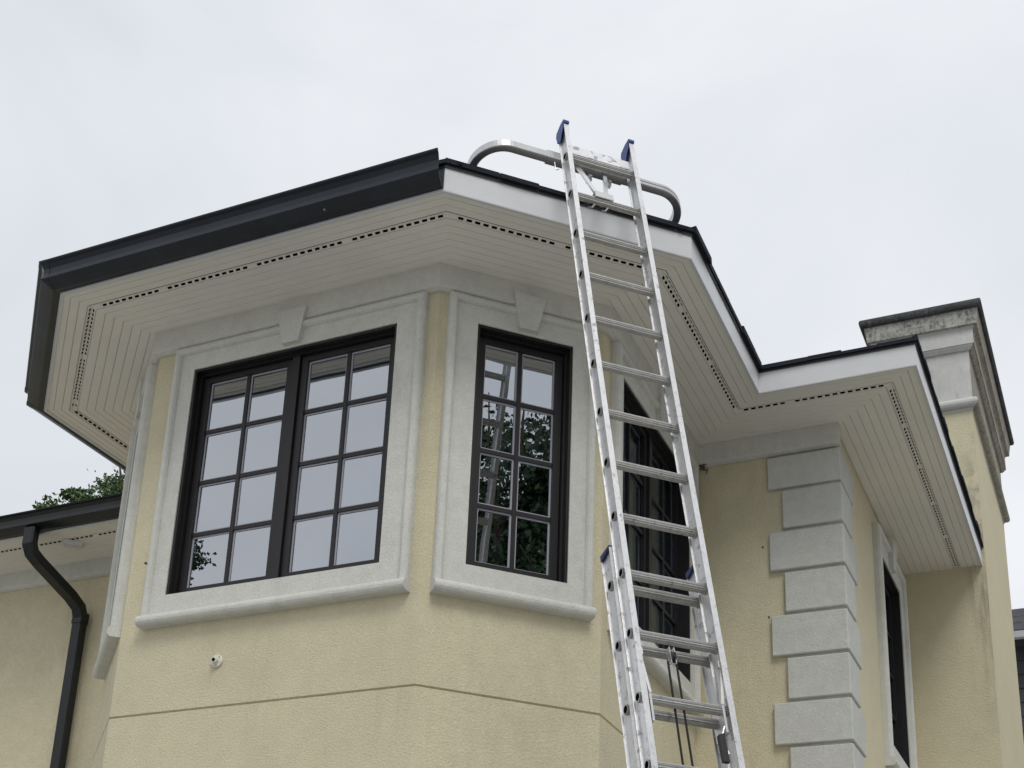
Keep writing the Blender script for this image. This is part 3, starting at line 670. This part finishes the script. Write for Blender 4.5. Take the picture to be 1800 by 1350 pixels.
# curved standoff bar
stab = empty('standoff_arm', LP(.14, -.05, .06), ladder)
s0, b0, tcn, Ls, R_, L2 = -.045, .062, .150, .455, .165, .055
path = []
q_ = -nn*1.0+dn*.02; q_ /= np.linalg.norm(q_)
def bend(sg):
    out = []
    for k in range(0, 15):
        a = math.radians(96)*k/14
        p = LP(tcn+sg*((Ls if sg < 0 else Ls-.045)+R_*math.sin(a)), s0, b0)+q_*R_*(1-math.cos(a)); tang = rd*sg*math.cos(a)+q_*math.sin(a); out.append((p, tang))
    a = math.radians(96); tang = rd*sg*math.cos(a)+q_*math.sin(a); out.append((out[-1][0]+tang*L2, tang)); return out
for sg in (-1, 1):
    pts_ = [(LP(tcn, s0, b0), rd*sg)]+bend(sg); fr = []
    for p, tg in pts_:
        a = dn; b = np.cross(tg, a); fr.append((p, a, b/np.linalg.norm(b)))
    mb = MB(); c_ = .004; h1, h2 = .026, .021
    mb.sweep(fr, [(-h1+c_, -h2), (-.006, -h2), (-.005, -h2+.003), (.005, -h2+.003), (.006, -h2), (h1-c_, -h2), (h1, -h2+c_), (h1, h2-c_), (h1-c_, h2), (-h1+c_, h2), (-h1, h2-c_), (-h1, -h2+c_)]); mb.build('curved_arm', M['alu_arm'], stab)
    e = pts_[-1][0]; tg = pts_[-1][1]; mb = MB(); mb.frame_box(e, dn, np.cross(tg, dn), tg, (-.029, .029), (-.025, .025), (-.004, .028)); mb.build('rubber_pad', M['black_plastic'], stab)
mb = MB(); mb.frame_box(LP(0, 0, 0), rd, dn, -nn, (XL-.09, XR-.03), (s0-.029, s0+.029), (b0-.024, b0+.024)); mb.build('sleeve', M['alu_arm'], stab)
mb = MB(); mb.frame_box(LP(0, 0, 0), rd, dn, -nn, (XL+.006, XR-.02), (-.098, -.030), (-.012, -.004)); mb.build('label_plate', M['sticker'], stab)
def strut(t0, s0_, b0_, t1, s1_, b1_, w_=.022, th=.012, m='alu_clean'):
    A = LP(t0, s0_, b0_); B = LP(t1, s1_, b1_); d = (B-A)/np.linalg.norm(B-A); n1 = np.cross(d, nn); n1 /= np.linalg.norm(n1); n2 = np.cross(d, n1)
    mb = MB(); mb.box8([A-n1*w_/2-n2*th/2, A+n1*w_/2-n2*th/2, A+n1*w_/2+n2*th/2, A-n1*w_/2+n2*th/2, B-n1*w_/2-n2*th/2, B+n1*w_/2-n2*th/2, B+n1*w_/2+n2*th/2, B-n1*w_/2+n2*th/2]); mb.build('strut', M[m], stab)
strut(.030, -.02, .03, .120, .275, -.012); strut(.215, .0, .05, .165, .275, -.012)
mb = MB(); mb.frame_box(LP(0, 0, 0), rd, dn, -nn, (.095, .198), (.262, .300), (-.030, -.024)); mb.frame_box(LP(0, 0, 0), rd, dn, -nn, (.095, .198), (.258, .262), (-.030, .02)); mb.build('hook_plate', M['fascia'], stab)
for t in (.075, .150):
    mb = MB(); mb.tube([LP(t, .285, .024), LP(t, .335, .022), LP(t+.012, .350, .010), LP(t+.022, .340, -.006)], .005, 7); mb.build('hook', M['steel'], stab)
mb = MB(); mb.tube([LP(.05, .327, .018), LP(.20, .327, .018)], .007, 8); mb.build('clamp_rod', M['black_plastic'], stab)
for t in (.122, .235):
    mb = MB(); mb.frame_box(LP(t, .055, .055), rd, dn, -nn, (-.010, .010), (-.03, .014), (-.012, .012)); mb.tube([LP(t, .05, .03), LP(t, .05, .085)], .008, 8); mb.build('bolt', M['steel'], stab)
mb = MB(); mb.tube([LP(-.075, .0, .05), LP(-.075, .055, .05), LP(-.070, .062, .05), LP(-.055, .050, .05)], .0022, 6); mb.build('pin', M['steel'], stab)
# rung locks
for t, sd_ in ((XL, 1), (XR, -1)):
    lk = empty('rung_lock', LP(t, 3.355, .04), fly); x = lambda v: t+sd_*v
    rr = lambda a, b: tuple(sorted((x(a), x(b))))
    mb = MB(); mb.frame_box(LP(0, 0, 0), rd, dn, -nn, rr(.002, .006), (3.30, 3.45), (-.012, .10)); mb.build('lock_plate', M['steel'], lk)
    pa = [LP(x(.010), 3.17, -.030), LP(x(.032), 3.34, -.030)]; d = (pa[1]-pa[0]); d /= np.linalg.norm(d); sdv = np.cross(d, nn)
    mb = MB(); mb.prism([p for p in (pa[0]-sdv*.006, pa[0]+sdv*.006, pa[0]+sdv*.006-nn*.014, pa[0]-sdv*.006-nn*.014)], [p for p in (pa[1]-sdv*.006, pa[1]+sdv*.006, pa[1]+sdv*.006-nn*.014, pa[1]-sdv*.006-nn*.014)]); mb.build('lock_arm', M['alu_clean'], lk)
    mb = MB(); c = LP(x(.010), 3.15, -.028)
    for k0, k1 in (((-.012, -.008), (-.016, .016)), ((.008, .012), (-.016, .016)), ((-.012, .012), (-.018, -.014)), ((-.012, .012), (.012, .016))): mb.frame_box(c, rd, dn, nn, k0, k1, (-.010, .004))
    mb.build('lock_catch', M['alu_clean'], lk)
    mb = MB(); mb.frame_box(LP(0, 0, 0), rd, dn, -nn, rr(.026, .036), (3.33, 3.47), (-.028, .01)); mb.build('lock_hook', M['steel'], lk)
    if sd_ < 0:
        mb = MB(); c = LP(x(.05), 3.50, -.01); mb.box8([c-rd*.014-nn*.008+dn*.10, c+rd*.014-nn*.008+dn*.10, c+rd*.014+nn*.008+dn*.10, c-rd*.014+nn*.008+dn*.10, c-rd*.016-nn*.010-dn*.02, c+rd*.010-nn*.010-dn*.03, c+rd*.010+nn*.010-dn*.03, c-rd*.016+nn*.010-dn*.02]); mb.build('lock_finger', M['black_plastic'], lk)
        strut_p = MB().tube([LP(x(.036), 3.44, -.02), LP(x(.052), 3.49, -.01), LP(x(.03), 3.56, -.01)], .005, 7); strut_p.build('lock_spring', M['steel'], lk)
# pulley and rope
pul = empty('pulley', LP(.155, 3.08, 0), fly)
pc = LP(.150, 3.125, .012)
mb = MB()
for o in (-.012, .009): mb.prism([pc+rd*o+(-nn)*a+dn*b for a, b in ((-.012, -.045), (.012, -.045), (.014, .035), (-.014, .035))], [pc+rd*(o+.003)+(-nn)*a+dn*b for a, b in ((-.012, -.045), (.012, -.045), (.014, .035), (-.014, .035))])
mb.tube([pc-rd*.016+dn*.030, pc+rd*.016+dn*.030], .004, 8); mb.build('pulley_block', M['steel'], pul)
MB().tube([pc-rd*.008, pc-rd*.002, pc+rd*.002, pc+rd*.008], [.026, .020, .020, .026], 20).build('pulley_wheel', M['black_plastic'], pul)
mb = MB(); hk = [LP(.148, 3.05+.02*0, .02)]
mb.tube([pc-dn*.085+rd*.012*math.cos(a)+dn*.014*math.sin(a)*1.2 for a in np.linspace(0, 2*math.pi, 15)], .0038, 7); mb.build('pulley_ring', M['steel'], pul)
Zs = np.linspace(0, 1, 14)
def rope(p0, p1, bow):
    pts_ = [p0*(1-k)+p1*k+rd*bow*math.sin(math.pi*k)+nn*.004*math.sin(9*k) for k in Zs]; mb = MB(); mb.tube(pts_, .0048, 7); mb.build('rope', M['rope'], pul)
rope(pc-rd*.018+dn*.02-nn*.004, LP(.075, SG-.25, BB-.045)-rd*.02+nn*.02, .015); rope(pc+rd*.018+dn*.02, LP(.19, SG-.25, BB-.05)+nn*.02, -.01)

# ------------------------------------------------------------------ trees
def tree(loc, height, clumps, leaf, label, group, nleaf=2200, lm=('leaf', 'leaf_light'), seed=1, dens=26, loose=.55, spread=.55, lean=(0, 0)):
    r = np.random.default_rng(seed); loc = np.array(loc, float)
    root = empty('tree', loc); tag(root, label, 'tree', group)
    top = loc+np.array([lean[0], lean[1], height*.86]); mb = MB()
    tr = [loc*(1-k)+top*k+np.array([.15*math.sin(5*k), .12*math.cos(4*k)-.12, 0])*height/12 for k in np.linspace(0, 1, 9)]
    mb.tube(tr, list(np.linspace(height*.026, height*.004, 9)), 10)
    for c, rad in clumps:
        c = np.array(c, float); k = min(7, max(3, int(3+4*(c[2]-loc[2])/height))); st = tr[k-1]
        mid = (st+c)/2-np.array([0, 0, .08*height*r.random()])
        mb.tube([st, mid, c], [height*.010, height*.006, height*.002], 7)
        for _ in range(5):
            e = c+r.normal(0, 1, 3)*rad*.45; mb.tube([mid*.3+c*.7, (c+e)/2, e], [height*.003, height*.002, height*.0007], 5)
    mb.build('trunk', M['bark'], root)
    Vs, Fs, mi = [], [], []
    for c, rad in clumps:
        c = np.array(c, float); nb = dens
        cents = []
        for _ in range(nb):
            d = r.normal(0, 1, 3); d /= np.linalg.norm(d); cents.append((c+d*rad*(.35+.65*r.random()**.6)*np.array([1, 1, .8]), rad*r.uniform(.14, .30)))
        per = nleaf//nb
        for cc_, rr_ in cents:
            P_ = cc_+np.clip(r.normal(0, 1, (per, 3)), -1.7, 1.7)*rr_*loose
            for p in P_:
                d = r.normal(0, 1, 3); d[2] -= .5; d /= np.linalg.norm(d); s = np.cross(d, r.normal(0, 1, 3)); s /= np.linalg.norm(s)+1e-9; L_ = leaf*r.uniform(.7, 1.3); W_ = L_*.32; h = np.cross(d, s)*W_*.3
                n = len(Vs); Vs.extend([p, p+d*L_*.5+s*W_+h, p+d*L_, p+d*L_*.5-s*W_+h]); Fs.append([n, n+1, n+2]); Fs.append([n, n+2, n+3]); q = 1 if r.random() < .25 else 0; mi += [q, q]
    Vs = np.array(Vs)-loc
    me = bpy.data.meshes.new('crown'); me.from_pydata(Vs.tolist(), [], Fs); me.materials.append(M[lm[0]]); me.materials.append(M[lm[1]]); me.polygons.foreach_set('material_index', mi)
    o = bpy.data.objects.new('crown', me); COL.objects.link(o); o.parent = root; ORG[o.name] = loc; return root
def ray(px, py, dist):
    d = fwd+r2*(px-825.19)/FPX-u2*(py-1112.28)/FPX; d = d/np.hypot(d[0], d[1]); return C+d*dist
# tree behind the rear left roof
cl = [(ray(215, 868, 24), .42), (ray(198, 850, 24.3), .24), (ray(238, 845, 24), .5), (ray(160, 882, 23.6), .26), (ray(132, 872, 23.9), .2), (ray(84, 892, 23.8), .19), (ray(100, 910, 23.8), .3), (ray(160, 920, 24), .6), (ray(240, 900, 24.5), .9), (ray(300, 870, 25), 1.1), (ray(330, 1000, 25), 1.7), (ray(180, 1010, 24.6), 1.2), (ray(260, 1110, 24.6), 1.8)]
tl = ray(300, 1000, 24.8)
tree((tl[0], tl[1], GZ), 12.3, cl, .075, 'green leafy tree showing above the gutter of the rear left roof', 'trees', 420, seed=3, dens=16, loose=.8)
# trees across the yard: they stand behind the photographer and show in the panes
def bigtree(x, y, h, R, seed, label, lm, n=14, leaf=.2, nl=1300, rr=(.28, .45)):
    r = np.random.default_rng(seed); cs = []
    for k in range(n):
        a = r.uniform(0, 6.28); z = GZ+h*r.uniform(.38, .9); q = R*(1-.55*max(0, (z-GZ)/h-.4)/.6)*r.uniform(.25, .85)
        cs.append(((x+q*math.cos(a), y+q*math.sin(a), z), R*r.uniform(.28, .45)))
    cs.append(((x, y, GZ+h*.88), R*.35)); cs.append(((x, y, GZ+h*.6), R*.6))
    tree((x, y, GZ), h, cs, leaf, label, 'trees', nl, lm, seed)
bigtree(14.2, -5.3, 14.0, 4.4, 11, 'broad dark green tree across the yard, mirrored in the single bay window', ('leaf_dark', 'leaf'), 26, .13, 2900)
bigtree(18.5, -10.5, 14.6, 4.2, 12, 'tall tree behind the photographer, right of the mirrored pair', ('leaf_dark', 'leaf'))
bigtree(19.5, -2.6, 13.6, 3.8, 13, 'lower bushy tree at the right side of the yard', ('leaf_dark', 'leaf'))
bigtree(-11.05, -11.3, 12.2, 1.5, 14, 'slim tree mirrored in the lower left pane of the double window', ('leaf_dark', 'leaf'), 9, .085, 1900)
bigtree(-8.5, -17.0, 8.6, 2.2, 15, 'short round tree far behind the photographer', ('leaf_dark', 'leaf'), 7)

# ------------------------------------------------------------------ neighbouring house at the right edge
nb = empty('neighbour_house', (4.6, 16., GZ)); tag(nb, 'charcoal neighbouring house with grey shingle roof, just visible past the chimney', 'house')
q0 = ray(1779, 1127, 20); ez = q0[2]; nx = q0[0]-.05; ny = q0[1]
MB().box8([(nx+.06, ny, GZ), (nx+7, ny, GZ), (nx+7, ny+6, GZ), (nx+.06, ny+6, GZ), (nx+.06, ny, ez-.1), (nx+7, ny, ez-.1), (nx+7, ny+6, ez-.1), (nx+.06, ny+6, ez-.1)]).build('wall', M['far_siding'], nb)
for k in range(26):
    z = ez-.3-k*.2
    MB().box8([(nx+.04, ny-.03, z), (nx+7, ny-.03, z), (nx+7, ny+.0, z), (nx+.04, ny+.0, z), (nx+.04, ny-.012, z+.2), (nx+7, ny-.012, z+.2), (nx+7, ny, z+.2), (nx+.04, ny, z+.2)]).build('siding_board', M['far_siding'], nb)
rf = MB().prism([(nx-.1, ny-.4, ez), (nx-.1, ny+.25, ez+.55), (nx-.1, ny+.25, ez+.48), (nx-.1, ny-.4, ez-.07)], [(nx+7.4, ny-.4, ez), (nx+7.4, ny+.25, ez+.55), (nx+7.4, ny+.25, ez+.48), (nx+7.4, ny-.4, ez-.07)]).build('roof', M['far_shingle'], nb)
MB().prism([(nx-.1, ny+6.4, ez), (nx-.1, ny+.251, ez+.55), (nx-.1, ny+.251, ez+.48), (nx-.1, ny+6.4, ez-.07)], [(nx+7.4, ny+6.4, ez), (nx+7.4, ny+.251, ez+.55), (nx+7.4, ny+.251, ez+.48), (nx+7.4, ny+6.4, ez-.07)]).build('roof', M['far_shingle'], nb)
MB().box8([(nx-.08, ny-.50, ez-.13), (nx+7.4, ny-.50, ez-.13), (nx+7.4, ny-.405, ez-.13), (nx-.08, ny-.405, ez-.13), (nx-.08, ny-.53, ez-.05), (nx+7.4, ny-.53, ez-.05), (nx+7.4, ny-.405, ez-.05), (nx-.08, ny-.405, ez-.05)]).build('gutter', M['fascia'], nb)
for r_ in range(3):
    for k in range(10):
        xa = nx-.1+k*.75-(.37 if r_ % 2 else 0); xa0 = max(xa, nx-.1); xb = min(xa+.74, nx+7.4); y0 = ny-.42+r_*.2; za = ez+(y0-ny+.4)*.846+.012
        sh = [(xa0, y0, za), (xb, y0, za), (xb, y0+.25, za+.205), (xa0, y0+.25, za+.205)]
        MB().box8(sh+[(x, y, z+.02) for x, y, z in sh]).build('shingle', M['far_shingle'], nb)
wn = MB().box8([(nx+.62, ny-.07, ez-2.6), (nx+1.6, ny-.07, ez-2.6), (nx+1.6, ny-.02, ez-2.6), (nx+.62, ny-.02, ez-2.6), (nx+.62, ny-.07, ez-1.0), (nx+1.6, ny-.07, ez-1.0), (nx+1.6, ny-.02, ez-1.0), (nx+.62, ny-.02, ez-1.0)]).build('window', M['frame'], nb)
MB().box8([(nx+.68, ny-.08, ez-2.54), (nx+1.54, ny-.08, ez-2.54), (nx+1.54, ny-.072, ez-2.54), (nx+.68, ny-.072, ez-2.54), (nx+.68, ny-.08, ez-1.06), (nx+1.54, ny-.08, ez-1.06), (nx+1.54, ny-.072, ez-1.06), (nx+.68, ny-.072, ez-1.06)]).build('pane', M['glass'], wn)

# pleated curtains hanging inside the bay's side window
def curtain(w, t0, t1, label):
    A, B = [], []
    n = int((t1-t0)/.012)
    for i in range(n+1):
        t = t0+(t1-t0)*i/n; o = -.30+.028*math.sin(t*70)+.01*math.sin(t*23); A.append(w3(w, t, o, -2.3)); B.append(w3(w, t+.004*math.sin(t*40), o, -.12))
    V = A+B+[p+(w3(w, 0, -.006, 0)-w3(w, 0, 0, 0)) for p in A+B]; m = n+1; F = []
    for i in range(n): F += [[i, i+1, m+i+1, m+i], [2*m+i+1, 2*m+i, 3*m+i, 3*m+i+1], [i, 2*m+i, 2*m+i+1, i+1], [m+i, m+i+1, 3*m+i+1, 3*m+i]]
    F += [[0, m, 3*m, 2*m], [n, 2*m+n, 3*m+n, m+n]]
    o = obj('curtain', V, F, M['curtain'], None, org=w3(w, (t0+t1)/2, -.3, -2.3)); tag(o, label, 'curtain', 'curtains in the side window of the bay')
curtain('H', .26, .62, 'grey pleated curtain nearer the corner, inside the window behind the ladder')
curtain('H', 1.15, 1.60, 'grey pleated curtain at the far end, inside the window behind the ladder')
